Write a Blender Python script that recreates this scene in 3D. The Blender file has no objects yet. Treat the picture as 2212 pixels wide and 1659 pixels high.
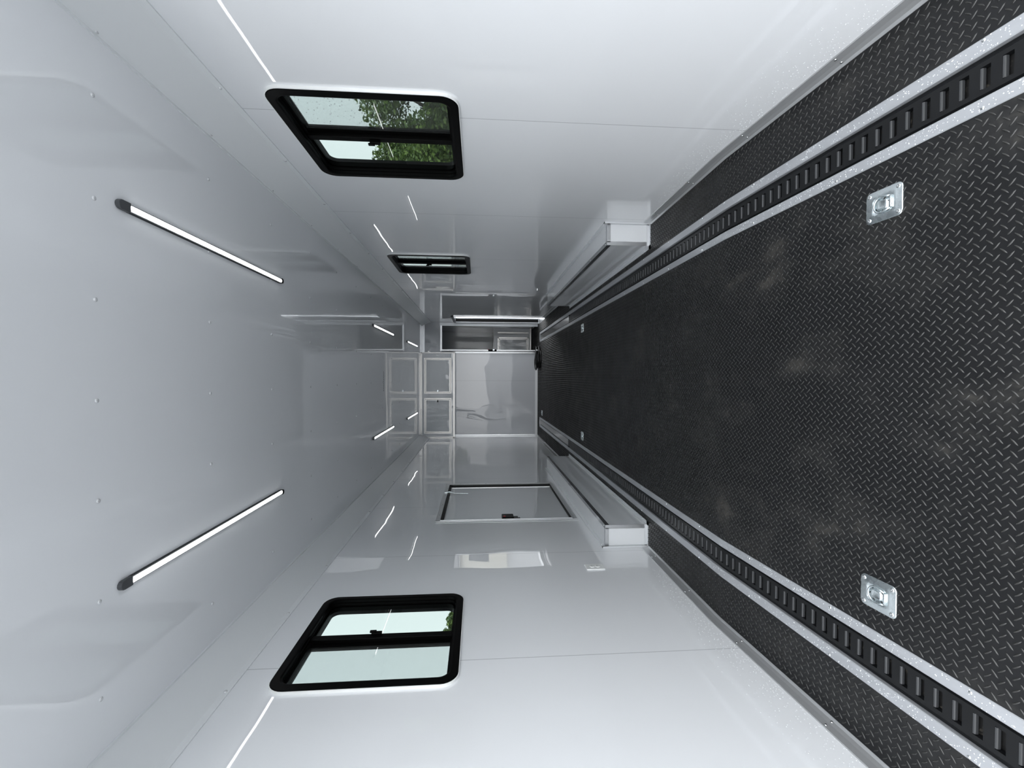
import bpy, math, random
import numpy as np
from mathutils import Matrix, Vector
random.seed(7)
rng = np.random.default_rng(7)
scene = bpy.context.scene
COL = scene.collection
PI = math.pi

# ------------------------------------------------------------------ camera
# the photograph is turned on its side: up in the trailer is left in the picture
yaw, pitch, roll, FPX = -0.01784, -0.07363, 0.00086, 973.95
cy_, sy_, cp_, sp_ = math.cos(yaw), math.sin(yaw), math.cos(pitch), math.sin(pitch)
Fv = Vector((sy_*cp_, cy_*cp_, sp_)); Xv = Vector((cy_, -sy_, 0)); Dv = Fv.cross(Xv)
Rv = Dv*math.cos(roll) + Xv*math.sin(roll); Uv = Xv*math.cos(roll) - Dv*math.sin(roll)
CAMP = Vector((0.0732, 0.0, 1.2845))
cam_d = bpy.data.cameras.new('camera'); cam = bpy.data.objects.new('camera', cam_d); COL.objects.link(cam)
cam_d.sensor_width = 36.0; cam_d.lens = FPX/2212*36; cam_d.clip_start = 0.02; cam_d.clip_end = 300
M = Matrix.Identity(4)
for i in range(3):
    M[i][0] = Rv[i]; M[i][1] = Uv[i]; M[i][2] = -Fv[i]; M[i][3] = CAMP[i]
cam.matrix_world = M
scene.camera = cam

# ------------------------------------------------------------------ world, light, exposure
w = bpy.data.worlds.new('overcast_sky'); scene.world = w; w.use_nodes = True
nt = w.node_tree; nt.nodes.clear()
o = nt.nodes.new('ShaderNodeOutputWorld'); bg = nt.nodes.new('ShaderNodeBackground')
tc = nt.nodes.new('ShaderNodeTexCoord'); sx = nt.nodes.new('ShaderNodeSeparateXYZ')
rp = nt.nodes.new('ShaderNodeValToRGB')
rp.color_ramp.elements[0].position = 0.0; rp.color_ramp.elements[0].color = (0.97, 0.985, 1.0, 1)
rp.color_ramp.elements[1].position = 0.7; rp.color_ramp.elements[1].color = (0.93, 0.96, 1.0, 1)
nt.links.new(tc.outputs['Generated'], sx.inputs[0]); nt.links.new(sx.outputs['Z'], rp.inputs[0])
nt.links.new(rp.outputs[0], bg.inputs['Color']); bg.inputs['Strength'].default_value = 4.75
nt.links.new(bg.outputs[0], o.inputs[0])
def portal(name, loc, rot, sx_, sy__):
    l = bpy.data.lights.new(name, 'AREA'); l.shape = 'RECTANGLE'; l.size = sx_; l.size_y = sy__
    l.cycles.is_portal = True
    ob = bpy.data.objects.new(name, l); ob.location = loc; ob.rotation_euler = rot; COL.objects.link(ob)
portal('rear_opening_daylight', (0, 0.76, 1.1), (PI/2, 0, PI), 2.44, 2.7)      # emits towards +Y
portal('window_daylight', (1.33, 2.28, 1.77), (0, PI/2, 0), 0.8, 0.8)
portal('window_daylight_left', (-1.33, 2.28, 1.77), (0, -PI/2, 0), 0.8, 0.8)
portal('side_door_daylight', (1.33, 9.08, 0.9), (0, PI/2, 0), 1.8, 0.8)
scene.view_settings.view_transform = 'Standard'; scene.view_settings.look = 'None'
scene.view_settings.exposure = 0.0; scene.view_settings.gamma = 1.0
scene.view_settings.use_curve_mapping = False
scene.cycles.use_denoising = True
scene.cycles.max_bounces = 14; scene.cycles.diffuse_bounces = 8; scene.cycles.glossy_bounces = 8
scene.cycles.transparent_max_bounces = 16
scene.cycles.sample_clamp_indirect = 8.0
scene.cycles.caustics_reflective = False; scene.cycles.caustics_refractive = False

# ------------------------------------------------------------------ constants of the place
HW = 1.22; HC = 2.493; Y0 = 2.29; SL = 0.0667; YR = 0.80; YB = 9.8; YF = 12.0
def zf(y): return -(Y0-y)*SL if y < Y0 else 0.0
TH = math.atan(SL)

# ------------------------------------------------------------------ materials
def mat(name, base, rough=0.5, metal=0.0, spec=0.5, coat=0.0, coat_r=0.03, emit=None, es=0.0):
    m = bpy.data.materials.new(name); m.use_nodes = True
    b = m.node_tree.nodes['Principled BSDF']
    b.inputs['Base Color'].default_value = (*base, 1); b.inputs['Roughness'].default_value = rough
    b.inputs['Metallic'].default_value = metal; b.inputs['Specular IOR Level'].default_value = spec
    b.inputs['Coat Weight'].default_value = coat; b.inputs['Coat Roughness'].default_value = coat_r
    if emit: b.inputs['Emission Color'].default_value = (*emit, 1); b.inputs['Emission Strength'].default_value = es
    return m
def N(m, t, **kw):
    n = m.node_tree.nodes.new(t)
    for k, v in kw.items(): setattr(n, k, v)
    return n
def L(m, a, b): m.node_tree.links.new(a, b)
def B(m): return m.node_tree.nodes['Principled BSDF']
def mathn(m, op, a, b=None, c=None):
    n = N(m, 'ShaderNodeMath', operation=op)
    for i, v in enumerate((a, b, c)):
        if v is None: continue
        if isinstance(v, (int, float)): n.inputs[i].default_value = v
        else: L(m, v, n.inputs[i])
    return n.outputs[0]
def add_waves(m, amp, sc, stretch=(1, 1, 1), normal='Normal', extra=None, coat=True):
    """gentle oil-canning of thin glossy sheet: slow bump"""
    tc = N(m, 'ShaderNodeTexCoord'); mp = N(m, 'ShaderNodeMapping'); mp.inputs['Scale'].default_value = stretch
    L(m, tc.outputs['Object'], mp.inputs['Vector'])
    nz = N(m, 'ShaderNodeTexNoise'); nz.inputs['Scale'].default_value = sc; nz.inputs['Detail'].default_value = 1.5
    nz.inputs['Roughness'].default_value = 0.4
    L(m, mp.outputs[0], nz.inputs['Vector'])
    h = mathn(m, 'MULTIPLY', nz.outputs[0], amp)
    if extra is not None: h = mathn(m, 'ADD', h, extra)
    bp = N(m, 'ShaderNodeBump'); bp.inputs['Strength'].default_value = 1.0; bp.inputs['Distance'].default_value = 1.0
    L(m, h, bp.inputs['Height']); L(m, bp.outputs[0], B(m).inputs['Normal'])
    if coat: L(m, bp.outputs[0], B(m).inputs['Coat Normal'])
    return tc
def seam_lines(m, tc, start, pitch, axis='Y', width=0.0022):
    s = N(m, 'ShaderNodeSeparateXYZ'); L(m, tc.outputs['Object'], s.inputs[0])
    v = mathn(m, 'SUBTRACT', s.outputs[axis], start)
    v = mathn(m, 'PINGPONG', v, pitch/2)          # 0 at each seam
    return mathn(m, 'LESS_THAN', v, width), v
def panel_mat(name, base, seam, amp=0.0030):
    m = mat(name, base, 0.30, 0, 0.5, 1.0, 0.004)
    B(m).inputs['Coat IOR'].default_value = 1.68
    tc = add_waves(m, amp, 1.9, (1, 1, 0.55))
    if seam:
        ln, v = seam_lines(m, tc, *seam)
        mx = N(m, 'ShaderNodeMix', data_type='RGBA'); mx.inputs['A'].default_value = (*base, 1)
        mx.inputs['B'].default_value = (base[0]*.62, base[1]*.62, base[2]*.63, 1)
        L(m, ln, mx.inputs['Factor']); L(m, mx.outputs['Result'], B(m).inputs['Base Color'])
    return m
WHITE = (0.835, 0.85, 0.87)
M_wall = panel_mat('white_gloss_wall_panel', WHITE, (2.045, 1.215, 'Y'))
M_ceil = panel_mat('white_gloss_ceiling_panel', WHITE, None, 0.0012)
M_cove = mat('white_satin_cove_panel', (0.77, 0.79, 0.80), 0.45, 0, 0.5, 0.25, 0.35); add_waves(M_cove, 0.003, 2.0)
M_part = panel_mat('dimmed_white_partition_panel', (0.56, 0.575, 0.60), (-0.03, 4.0, 'X'), 0.0075); B(M_part).inputs['Coat IOR'].default_value = 1.5  # walls' white greyed: the dimness of the far end is put into the colour
M_film = mat('white_panel_under_clear_film', (0.66, 0.69, 0.71), 0.3, 0, 0.5, 1.0, 0.04)
add_waves(M_film, 0.009, 6.0, (1, 1, .5))
M_box = mat('white_painted_aluminium', (0.77, 0.79, 0.81), 0.3, 0, 0.5, 1.0, 0.01); add_waves(M_box, 0.0022, 3)
M_white = mat('white_plastic', (0.82, 0.83, 0.82), 0.3, 0, 0.5, 0.3, 0.1)
M_out = mat('outside_skin_white', (0.7, 0.72, 0.74), 0.4)

def alu(name, base, rough, sc=40, stretch=(1, 0.03, 1), var=0.14):
    m = mat(name, base, rough, 1.0)
    tc = N(m, 'ShaderNodeTexCoord'); mp = N(m, 'ShaderNodeMapping'); mp.inputs['Scale'].default_value = stretch
    L(m, tc.outputs['Object'], mp.inputs[0])
    nz = N(m, 'ShaderNodeTexNoise'); nz.inputs['Scale'].default_value = sc; nz.inputs['Detail'].default_value = 4
    L(m, mp.outputs[0], nz.inputs['Vector'])
    r = mathn(m, 'MULTIPLY_ADD', nz.outputs[0], var, rough-var/2); L(m, r, B(m).inputs['Roughness'])
    cr = N(m, 'ShaderNodeMix', data_type='RGBA')
    cr.inputs['A'].default_value = (base[0]*.88, base[1]*.88, base[2]*.88, 1); cr.inputs['B'].default_value = (*base, 1)
    L(m, nz.outputs[0], cr.inputs['Factor']); L(m, cr.outputs['Result'], B(m).inputs['Base Color'])
    return m
M_alu = alu('brushed_aluminium_trim', (0.72, 0.735, 0.75), 0.34)
M_strip = mat('mill_aluminium_floor_strip', (0.50, 0.515, 0.54), 0.42, 0.55)
M_kick = mat('satin_aluminium_kick_strip', (0.52, 0.53, 0.54), 0.36, 0.6)
def _wet(m):
    tc = N(m, 'ShaderNodeTexCoord'); nz = N(m, 'ShaderNodeTexNoise'); nz.inputs['Scale'].default_value = 9; nz.inputs['Detail'].default_value = 8
    mp = N(m, 'ShaderNodeMapping'); mp.inputs['Scale'].default_value = (3, 0.5, 1); L(m, tc.outputs['Object'], mp.inputs[0]); L(m, mp.outputs[0], nz.inputs['Vector'])
    b = B(m).inputs['Base Color'].default_value
    cr = N(m, 'ShaderNodeMix', data_type='RGBA'); cr.inputs['A'].default_value = (b[0]*.78, b[1]*.78, b[2]*.78, 1); cr.inputs['B'].default_value = (b[0]*1.08, b[1]*1.08, b[2]*1.08, 1)
    L(m, nz.outputs[0], cr.inputs['Factor']); L(m, cr.outputs['Result'], B(m).inputs['Base Color'])
_wet(M_strip)
M_white2 = mat('bright_aluminium_flange', (0.74, 0.76, 0.78), 0.35, 0.35)
M_corner = mat('polished_aluminium_angle', (0.50, 0.515, 0.53), 0.22, 1.0)
M_zinc = mat('zinc_plated_steel', (0.72, 0.78, 0.80), 0.26, 1.0)
def _zn(m):
    tc = N(m, 'ShaderNodeTexCoord'); nz = N(m, 'ShaderNodeTexNoise'); nz.inputs['Scale'].default_value = 60; nz.inputs['Detail'].default_value = 5
    L(m, tc.outputs['Object'], nz.inputs['Vector'])
    r = mathn(m, 'MULTIPLY_ADD', nz.outputs[0], 0.3, 0.12); L(m, r, B(m).inputs['Roughness'])
_zn(M_zinc)
M_rivet = mat('bright_rivet', (0.85, 0.87, 0.88), 0.2, 1.0)
M_screw = mat('white_headed_screw', (0.72, 0.73, 0.74), 0.25, 0.3)
M_steelblk = mat('black_painted_steel', (0.0065, 0.007, 0.0078), 0.36, 0, 0.25)
M_pan = mat('dirty_track_pan', (0.008, 0.008, 0.008), 0.55)
def _dirt(m, c1, c2, sc, thr):
    tc = N(m, 'ShaderNodeTexCoord'); nz = N(m, 'ShaderNodeTexNoise'); nz.inputs['Scale'].default_value = sc; nz.inputs['Detail'].default_value = 6
    L(m, tc.outputs['Object'], nz.inputs['Vector']); r = N(m, 'ShaderNodeValToRGB')
    r.color_ramp.elements[0].position = thr; r.color_ramp.elements[0].color = (*c1, 1)
    r.color_ramp.elements[1].position = thr+.12; r.color_ramp.elements[1].color = (*c2, 1)
    L(m, nz.outputs[0], r.inputs[0]); L(m, r.outputs[0], B(m).inputs['Base Color'])
_dirt(M_pan, (0.006, 0.006, 0.006), (0.09, 0.08, 0.065), 55, 0.60)
M_plainrail = mat('plain_grey_track', (0.05, 0.052, 0.055), 0.22, 0.3)
_dirt(M_plainrail, (0.035, 0.037, 0.04), (0.30, 0.26, 0.21), 7, 0.66)
M_blk = mat('black_window_plastic', (0.002, 0.002, 0.002), 0.30, 0, 0.05)
M_gask = mat('black_rubber_gasket', (0.004, 0.004, 0.004), 0.5, 0, 0.15)
M_red = mat('red_plastic', (0.35, 0.01, 0.008), 0.4)
M_grey = mat('dark_grey_fixture_housing', (0.09, 0.095, 0.10), 0.4, 0.4)
M_led = mat('led_lens', (0.9, 0.9, 0.9), 0.4, emit=(0.97, 0.99, 1.0), es=9.0)
def _led(m):
    tc = N(m, 'ShaderNodeTexCoord'); sp = N(m, 'ShaderNodeSeparateXYZ'); L(m, tc.outputs['Object'], sp.inputs[0])
    a = mathn(m, 'PINGPONG', mathn(m, 'SUBTRACT', sp.outputs['Y'], 0.075), 0.0155); a = mathn(m, 'LESS_THAN', a, 0.0022)
    b = mathn(m, 'LESS_THAN', mathn(m, 'ABSOLUTE', sp.outputs['X']), 0.0032)
    k = mathn(m, 'MULTIPLY', a, b); L(m, mathn(m, 'MULTIPLY_ADD', k, -LED_S+0.7, LED_S), B(m).inputs['Emission Strength'])
LED_S = 8.0
_led(M_led)
M_cable = mat('black_cable_rubber', (0.006, 0.006, 0.006), 0.3, 0, 0.5)
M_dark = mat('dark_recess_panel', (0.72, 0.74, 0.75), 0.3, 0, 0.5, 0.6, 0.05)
M_hole = mat('black_hole', (0.002, 0.002, 0.002), 0.9)
M_drop = mat('water', (0.9, 0.93, 0.95), 0.05, 0, 1.0)
B(M_drop).inputs['Coat Weight'].default_value = 1.0

# floor rubber
M_floor = mat('black_rubber_diamond_tread', (0.02, 0.021, 0.023), 0.34, 0, 0.32)
def _floor(m):
    tc = N(m, 'ShaderNodeTexCoord')
    a = N(m, 'ShaderNodeTexNoise'); a.inputs['Scale'].default_value = 1.6; a.inputs['Detail'].default_value = 9; a.inputs['Roughness'].default_value = .7
    mp = N(m, 'ShaderNodeMapping'); mp.inputs['Scale'].default_value = (1.6, 1, 1)
    L(m, tc.outputs['Object'], mp.inputs[0]); L(m, mp.outputs[0], a.inputs['Vector'])
    r = N(m, 'ShaderNodeValToRGB')
    e = r.color_ramp.elements; e[0].position = 0.50; e[0].color = (0.0085, 0.0088, 0.0096, 1); e[1].position = 0.68; e[1].color = (0.060, 0.056, 0.050, 1)
    e2 = r.color_ramp.elements.new(0.58); e2.color = (0.0165, 0.0165, 0.0165, 1)
    L(m, a.outputs[0], r.inputs[0]); L(m, r.outputs[0], B(m).inputs['Base Color'])
    b = N(m, 'ShaderNodeTexNoise'); b.inputs['Scale'].default_value = 5; b.inputs['Detail'].default_value = 6
    L(m, tc.outputs['Object'], b.inputs['Vector'])
    rr = mathn(m, 'MULTIPLY_ADD', b.outputs[0], 0.35, 0.20); L(m, rr, B(m).inputs['Roughness'])
_floor(M_floor)
M_lug = mat('worn_tread_lug', (0.024, 0.0238, 0.0228), 0.24, 0, 0.5)

# glass: tinted thin pane
def glass(name, tint, refl=1.0, speck=0.0, grain=0.0):
    m = bpy.data.materials.new(name); m.use_nodes = True; t = m.node_tree; t.nodes.clear()
    out = t.nodes.new('ShaderNodeOutputMaterial'); mx = t.nodes.new('ShaderNodeMixShader')
    tr = t.nodes.new('ShaderNodeBsdfTransparent'); gl = t.nodes.new('ShaderNodeBsdfGlossy')
    lw = t.nodes.new('ShaderNodeLayerWeight'); lw.inputs['Blend'].default_value = 0.5
    pw = t.nodes.new('ShaderNodeMath'); pw.operation = 'POWER'; pw.inputs[1].default_value = 5.0; t.links.new(lw.outputs['Facing'], pw.inputs[0])
    fr = t.nodes.new('ShaderNodeMath'); fr.operation = 'MULTIPLY_ADD'; fr.inputs[1].default_value = 0.97; fr.inputs[2].default_value = 0.022; t.links.new(pw.outputs[0], fr.inputs[0])
    gl.inputs['Roughness'].default_value = 0.0; tr.inputs['Color'].default_value = (*tint, 1)
    t.links.new(fr.outputs[0], mx.inputs[0]); t.links.new(tr.outputs[0], mx.inputs[1]); t.links.new(gl.outputs[0], mx.inputs[2])
    last = mx.outputs[0]
    if speck > 0:
        tcn = t.nodes.new('ShaderNodeTexCoord'); vo = t.nodes.new('ShaderNodeTexVoronoi'); vo.inputs['Scale'].default_value = 55
        t.links.new(tcn.outputs['Object'], vo.inputs['Vector'])
        wn = t.nodes.new('ShaderNodeMath'); wn.operation = 'LESS_THAN'; wn.inputs[1].default_value = speck
        t.links.new(vo.outputs['Distance'], wn.inputs[0])
        sp = t.nodes.new('ShaderNodeSeparateColor'); t.links.new(vo.outputs['Color'], sp.inputs[0])
        gt = t.nodes.new('ShaderNodeMath'); gt.operation = 'GREATER_THAN'; gt.inputs[1].default_value = 0.72; t.links.new(sp.outputs[0], gt.inputs[0])
        mu = t.nodes.new('ShaderNodeMath'); mu.operation = 'MULTIPLY'; t.links.new(wn.outputs[0], mu.inputs[0]); t.links.new(gt.outputs[0], mu.inputs[1])
        df = t.nodes.new('ShaderNodeBsdfDiffuse'); df.inputs['Color'].default_value = (0.05, 0.06, 0.06, 1)
        m2 = t.nodes.new('ShaderNodeMixShader'); mu2 = t.nodes.new('ShaderNodeMath'); mu2.operation = 'MULTIPLY'; mu2.inputs[1].default_value = 0.65
        t.links.new(mu.outputs[0], mu2.inputs[0]); t.links.new(mu2.outputs[0], m2.inputs[0]); t.links.new(last, m2.inputs[1]); t.links.new(df.outputs[0], m2.inputs[2]); last = m2.outputs[0]
    t.links.new(last, out.inputs[0]); return m
M_gl1 = glass('tinted_glass', (0.425, 0.462, 0.453), speck=0.10)
M_gl2 = glass('tinted_glass_with_raindrops', (0.425, 0.465, 0.465), speck=0.16)
M_scr = glass('insect_screen', (0.92, 0.92, 0.91))
def _scr(m):   # a fine mesh: part open, part dark thread
    t = m.node_tree; out = t.nodes['Material Output']; old = out.inputs[0].links[0].from_socket
    df = t.nodes.new('ShaderNodeBsdfDiffuse'); df.inputs['Color'].default_value = (0.16, 0.17, 0.17, 1)
    mx = t.nodes.new('ShaderNodeMixShader'); mx.inputs[0].default_value = 0.07
    t.links.new(old, mx.inputs[1]); t.links.new(df.outputs[0], mx.inputs[2]); t.links.new(mx.outputs[0], out.inputs[0])
_scr(M_scr)
M_asph = mat('wet_pale_concrete', (0.26, 0.265, 0.27), 0.5)
M_leafs = []
for i, c in enumerate([(0.07, 0.13, 0.025), (0.13, 0.21, 0.035), (0.22, 0.31, 0.07)]):
    m = mat('leaf_%s' % ['dark', 'mid', 'pale'][i], c, 0.45); M_leafs.append(m)
M_bark = mat('bark', (0.09, 0.07, 0.05), 0.9)
M_cream = mat('cream_siding', (0.62, 0.60, 0.52), 0.8); M_roof = mat('grey_roof_shingles', (0.12, 0.12, 0.125), 0.9)
M_pane = mat('dark_house_glass', (0.03, 0.035, 0.04), 0.1)

# ------------------------------------------------------------------ mesh helpers
class MB:
    def __init__(s): s.v = []; s.f = []; s.m = []; s.mats = []
    def mi(s, m):
        if m not in s.mats: s.mats.append(m)
        return s.mats.index(m)
    def quad(s, *p, m=None):
        b = len(s.v); s.v += [tuple(q) for q in p]; s.f.append(tuple(range(b, b+len(p)))); s.m.append(s.mi(m) if m else 0)
    def box(s, x0, x1, y0, y1, z0, z1, m=None, T=None):
        b = len(s.v)
        P = [(x0, y0, z0), (x1, y0, z0), (x1, y1, z0), (x0, y1, z0), (x0, y0, z1), (x1, y0, z1), (x1, y1, z1), (x0, y1, z1)]
        if T: P = [T(*p) for p in P]
        s.v += P; k = s.mi(m) if m else 0
        for f in ((0, 3, 2, 1), (4, 5, 6, 7), (0, 1, 5, 4), (1, 2, 6, 5), (2, 3, 7, 6), (3, 0, 4, 7)):
            s.f.append(tuple(b+i for i in f)); s.m.append(k)
    def slab(s, x0, x1, y0, y1, t, z=0.0, m=None):
        """box that follows the floor line (bends at the tail)"""
        ys = [y0] + ([Y0] if y0 < Y0 < y1 else []) + [y1]
        for a, c in zip(ys, ys[1:]):
            s.box(x0, x1, a, c, 0, 1, m, T=lambda x, y, q: (x, y, zf(y)+z-(t if q == 0 else 0)))
    def loft(s, rings, m=None, closed=True, caps=(False, False)):
        b = len(s.v); n = len(rings[0])
        for r in rings: s.v += [tuple(p) for p in r]
        k = s.mi(m) if m else 0
        for i in range(len(rings)-1):
            for j in range(n if closed else n-1):
                a = b+i*n+j; c = b+i*n+(j+1) % n
                s.f.append((a, c, c+n, a+n)); s.m.append(k)
        if caps[0]: s.f.append(tuple(b+j for j in range(n))[::-1]); s.m.append(k)
        if caps[1]: s.f.append(tuple(b+(len(rings)-1)*n+j for j in range(n))); s.m.append(k)
    def tube(s, pts, r, n=8, m=None, caps=True):
        pts = [Vector(p) for p in pts]; rings = []; up = None
        for i, p in enumerate(pts):
            d = (pts[min(i+1, len(pts)-1)]-pts[max(i-1, 0)]).normalized()
            if up is None or abs(d.dot(up)) > .98: up = Vector((0, 0, 1)) if abs(d.z) < .9 else Vector((1, 0, 0))
            a = d.cross(up).normalized(); c = a.cross(d).normalized()
            rr = r[i] if isinstance(r, (list, tuple)) else r
            rings.append([p+(a*math.cos(2*PI*k/n)+c*math.sin(2*PI*k/n))*rr for k in range(n)])
        s.loft(rings, m, True, (caps, caps))
    def lathe(s, c, prof, n=20, ax=2, m=None, cap=True):
        """prof: (radius, height) pairs about an axis through c"""
        rings = []
        for r, h in prof:
            ring = []
            for k in range(n):
                a = 2*PI*k/n; q = [r*math.cos(a), r*math.sin(a), h]
                if ax == 0: q = [h, q[0], q[1]]
                if ax == 1: q = [q[1], h, q[0]]
                ring.append((c[0]+q[0], c[1]+q[1], c[2]+q[2]))
            rings.append(ring)
        s.loft(rings, m, True, (False, cap))
    def build(s, name, mat_=None, parent=None, smooth=False, bevel=0.0, seg=2):
        me = bpy.data.meshes.new(name); me.from_pydata(s.v, [], s.f); me.validate()
        mats = s.mats if s.mats else [mat_]
        for m in mats: me.materials.append(m)
        if s.mats and len(me.polygons) == len(s.m):
            me.polygons.foreach_set('material_index', s.m)
        if smooth:
            me.polygons.foreach_set('use_smooth', [True]*len(me.polygons))
        me.update(); ob = bpy.data.objects.new(name, me); COL.objects.link(ob)
        if parent is not None: ob.parent = parent; ob.matrix_parent_inverse = Matrix.Translation(-Vector(parent.location)) if not parent.parent else Matrix.Identity(4)
        if bevel:
            b = ob.modifiers.new('bevel', 'BEVEL'); b.width = bevel; b.segments = seg; b.limit_method = 'ANGLE'
        return ob
def wparent(ob, parent):
    """keep world coordinates baked in the mesh while parenting to an unrotated Empty"""
    ob.parent = parent; p = parent; off = Vector((0, 0, 0))
    while p is not None: off += Vector(p.location); p = p.parent
    ob.matrix_parent_inverse = Matrix.Identity(4); ob.location = -off
def part(mb, name, m=None, parent=None, **kw):
    ob = mb.build(name, m, None, **kw); wparent(ob, parent); return ob
def empty(name, loc, label=None, cat=None, group=None):
    e = bpy.data.objects.new(name, None); e.empty_display_size = .1; e.location = loc; COL.objects.link(e)
    if label: tag(e, label, cat, group)
    return e
def tag(e, label, cat, group=None, kind=None):
    e['label'] = label; e['category'] = cat
    if group: e['group'] = group
    if kind: e['kind'] = kind
    return e
def struct(ob): ob['kind'] = 'structure'; return ob
def dup(o, loc=None, parent=None):
    c = o.copy(); COL.objects.link(c)
    if parent is not None: c.parent = parent
    for ch in list(o.children): dup(ch, None, c)
    if loc is not None: c.location = loc
    return c

# ------------------------------------------------------------------ shell
EPS = 0.004; WT = 0.065
def rect_wall(side, holes, y0=YR, y1=YF, z0=-0.32, z1=HC+0.08):
    """side +1/-1; box slabs around rectangular holes (ya,yb,za,zb)"""
    mb = MB(); xa = side*(HW+EPS); xb = side*(HW+EPS+WT); x0, x1 = min(xa, xb), max(xa, xb)
    ys = sorted({y0, y1} | {h[0] for h in holes} | {h[1] for h in holes})
    for a, b in zip(ys, ys[1:]):
        hs = sorted([h for h in holes if h[0] <= a+1e-6 and h[1] >= b-1e-6], key=lambda h: h[2]); z = z0
        for h in hs:
            if h[2] > z: mb.box(x0, x1, a, b, z, h[2])
            z = h[3]
        if z < z1: mb.box(x0, x1, a, b, z, z1)
    return mb
WY0, WY1, WZ0, WZ1 = 1.896, 2.634, 1.393, 2.135
W3 = 2.452
SD = (8.75, 9.64, -0.02, 1.78)
HT = (4.045, 5.375, 0.432, 1.628)
struct(rect_wall(1, [(WY0, WY1, WZ0, WZ1), (WY0+W3, WY1+W3, WZ0, WZ1), SD]).build('wall_right', M_wall))
struct(rect_wall(-1, [(WY0, WY1, WZ0, WZ1), HT]).build('wall_left', M_wall))
# ceiling: sheets (with lap seams) and screws
mb = MB(); mb.box(-1.30, 1.30, YR, YF, HC, HC+.08); ceiling = struct(mb.build('ceiling', M_ceil))
sc_m = MB(); sc_m.lathe((0, 0, 0), [(0.0075, 0.0), (0.0072, -0.0018), (0.004, -0.0034), (0.0008, -0.0038)], 10)
scr0 = None; n = 0
for k in range(12):
    for x in (1.153, 0.951, 0.63, 0.312, -0.008, -0.328, -0.652, -0.967, -1.158):
        if n >= 99: break
        yy = 1.522+0.608*k+(0.006 if x > 1 else 0)
        if scr0 is None: scr0 = sc_m.build('screw', M_screw, smooth=True); s_ = scr0
        else: s_ = scr0.copy(); COL.objects.link(s_)
        s_.parent = ceiling; s_.location = (x, yy, HC-(0.0105 if abs(x) > 1.1 else 0)); n += 1
# cove panels between wall and ceiling
for nm, sd in (('trim_1', 1), ('trim_2', -1)):
    mb = MB(); prof = []
    for i in range(9):
        t = i/8; x = 1.147+(1.219-1.147)*t; z = HC-0.004+(2.327-HC+.004)*t
        bow = 0.0; prof.append((x+bow*.9, z+bow*.4))
    for (xa, za), (xb, zb) in zip(prof, prof[1:]):
        mb.quad(*[(sd*xa, YR, za), (sd*xb, YR, zb), (sd*xb, YB+.2, zb), (sd*xa, YB+.2, za)][::sd], m=M_cove)
    # lapped edges with thickness
    mb.box(*sorted((sd*1.139, sd*1.165)), YR, YB, HC-.006, HC, m=M_cove)
    mb.box(*sorted((sd*1.2185, sd*1.2235)), YR, YB, 2.300, 2.330, m=M_cove)
    ob = struct(mb.build(nm, smooth=False))
    for k in range(9):
        s_ = scr0.copy(); COL.objects.link(s_); s_.parent = ob; s_.rotation_euler = (0, sd*PI/2, 0); s_.location = (sd*1.2185, 1.9+0.61*k, 2.315)

# floor: rubber sheets with diamond tread lugs as real relief
XI, XIo, XOi, XO = 0.789, 0.829, 0.9465, 0.990
TE = 9.46
mb = MB()
mb.slab(-XI, XI, YR, TE, .05); 
for s_ in (1, -1): mb.slab(*sorted((s_*XO, s_*(HW+EPS))), YR, TE, .05); mb.slab(*sorted((s_*XI, s_*XO)), YR, TE, .05, z=-.03)
mb.box(-HW-EPS, HW+EPS, TE, YF, -.05, 0)
V = np.array(mb.v); Fc = list(mb.f)
p_ = 0.031; LL, LWd, LH = 0.0130, 0.0024, 0.0034
lug = []
for i, (t, wd) in enumerate([(-1, 0), (-.62, .72), (-.2, 1), (.2, 1), (.62, .72), (1, 0)]):
    if wd == 0: lug.append((t*LL, 0, 0))
    else: lug += [(t*LL, wd*LWd, 0), (t*LL, 0, LH*(0.75+.25*wd)), (t*LL, -wd*LWd, 0)]
lug = np.array(lug)
lf = [(0, 2, 1), (0, 3, 2)]
for i in range(3):
    a = 1+3*i; lf += [(a, a+1, a+4, a+3), (a+1, a+2, a+5, a+4)]
lf += [(10, 11, 13), (11, 12, 13)]
def lug_set(off, ang):
    xs = np.arange(-40, 41)*p_+off; ys = np.arange(int(0.6/p_), int(11.2/p_))*p_+off
    X, Y = np.meshgrid(xs, ys); X = X.ravel(); Y = Y.ravel(); ax = np.abs(X)
    ok = ((ax < XI-.007) | ((ax > XO+.007) & (ax < HW-.012)) | ((Y > TE+.01) & (ax < HW-.012)))
    X, Y = X[ok], Y[ok]; ca, sa = math.cos(ang), math.sin(ang)
    lx = lug[:, 0]*ca-lug[:, 1]*sa; ly = lug[:, 0]*sa+lug[:, 1]*ca
    P = np.empty((len(X), len(lug), 3)); P[:, :, 0] = X[:, None]+lx; P[:, :, 1] = Y[:, None]+ly
    yy = P[:, :, 1]; P[:, :, 2] = np.where(yy < Y0, -(Y0-yy)*SL, 0)+lug[:, 2]
    return P.reshape(-1, 3), len(X)
A, na = lug_set(0, math.radians(45)); C, nc = lug_set(p_/2, math.radians(-45))
allv = np.concatenate([V, A, C]); nb = len(V); nl = na+nc
loops = []; starts = []; tot = []
flat = [i for f in Fc for i in f]; lt = [len(f) for f in Fc]
one = np.array([i for f in lf for i in f]); lens = np.array([len(f) for f in lf])
lug_loops = (one[None, :]+(np.arange(nl)*len(lug))[:, None]+nb).ravel(); lug_lens = np.tile(lens, nl)
LPs = np.concatenate([np.array(flat), lug_loops]); LT = np.concatenate([np.array(lt), lug_lens]); LS = np.concatenate([[0], np.cumsum(LT)[:-1]])
me = bpy.data.meshes.new('floor'); me.vertices.add(len(allv)); me.vertices.foreach_set('co', allv.ravel().astype(np.float32))
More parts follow.
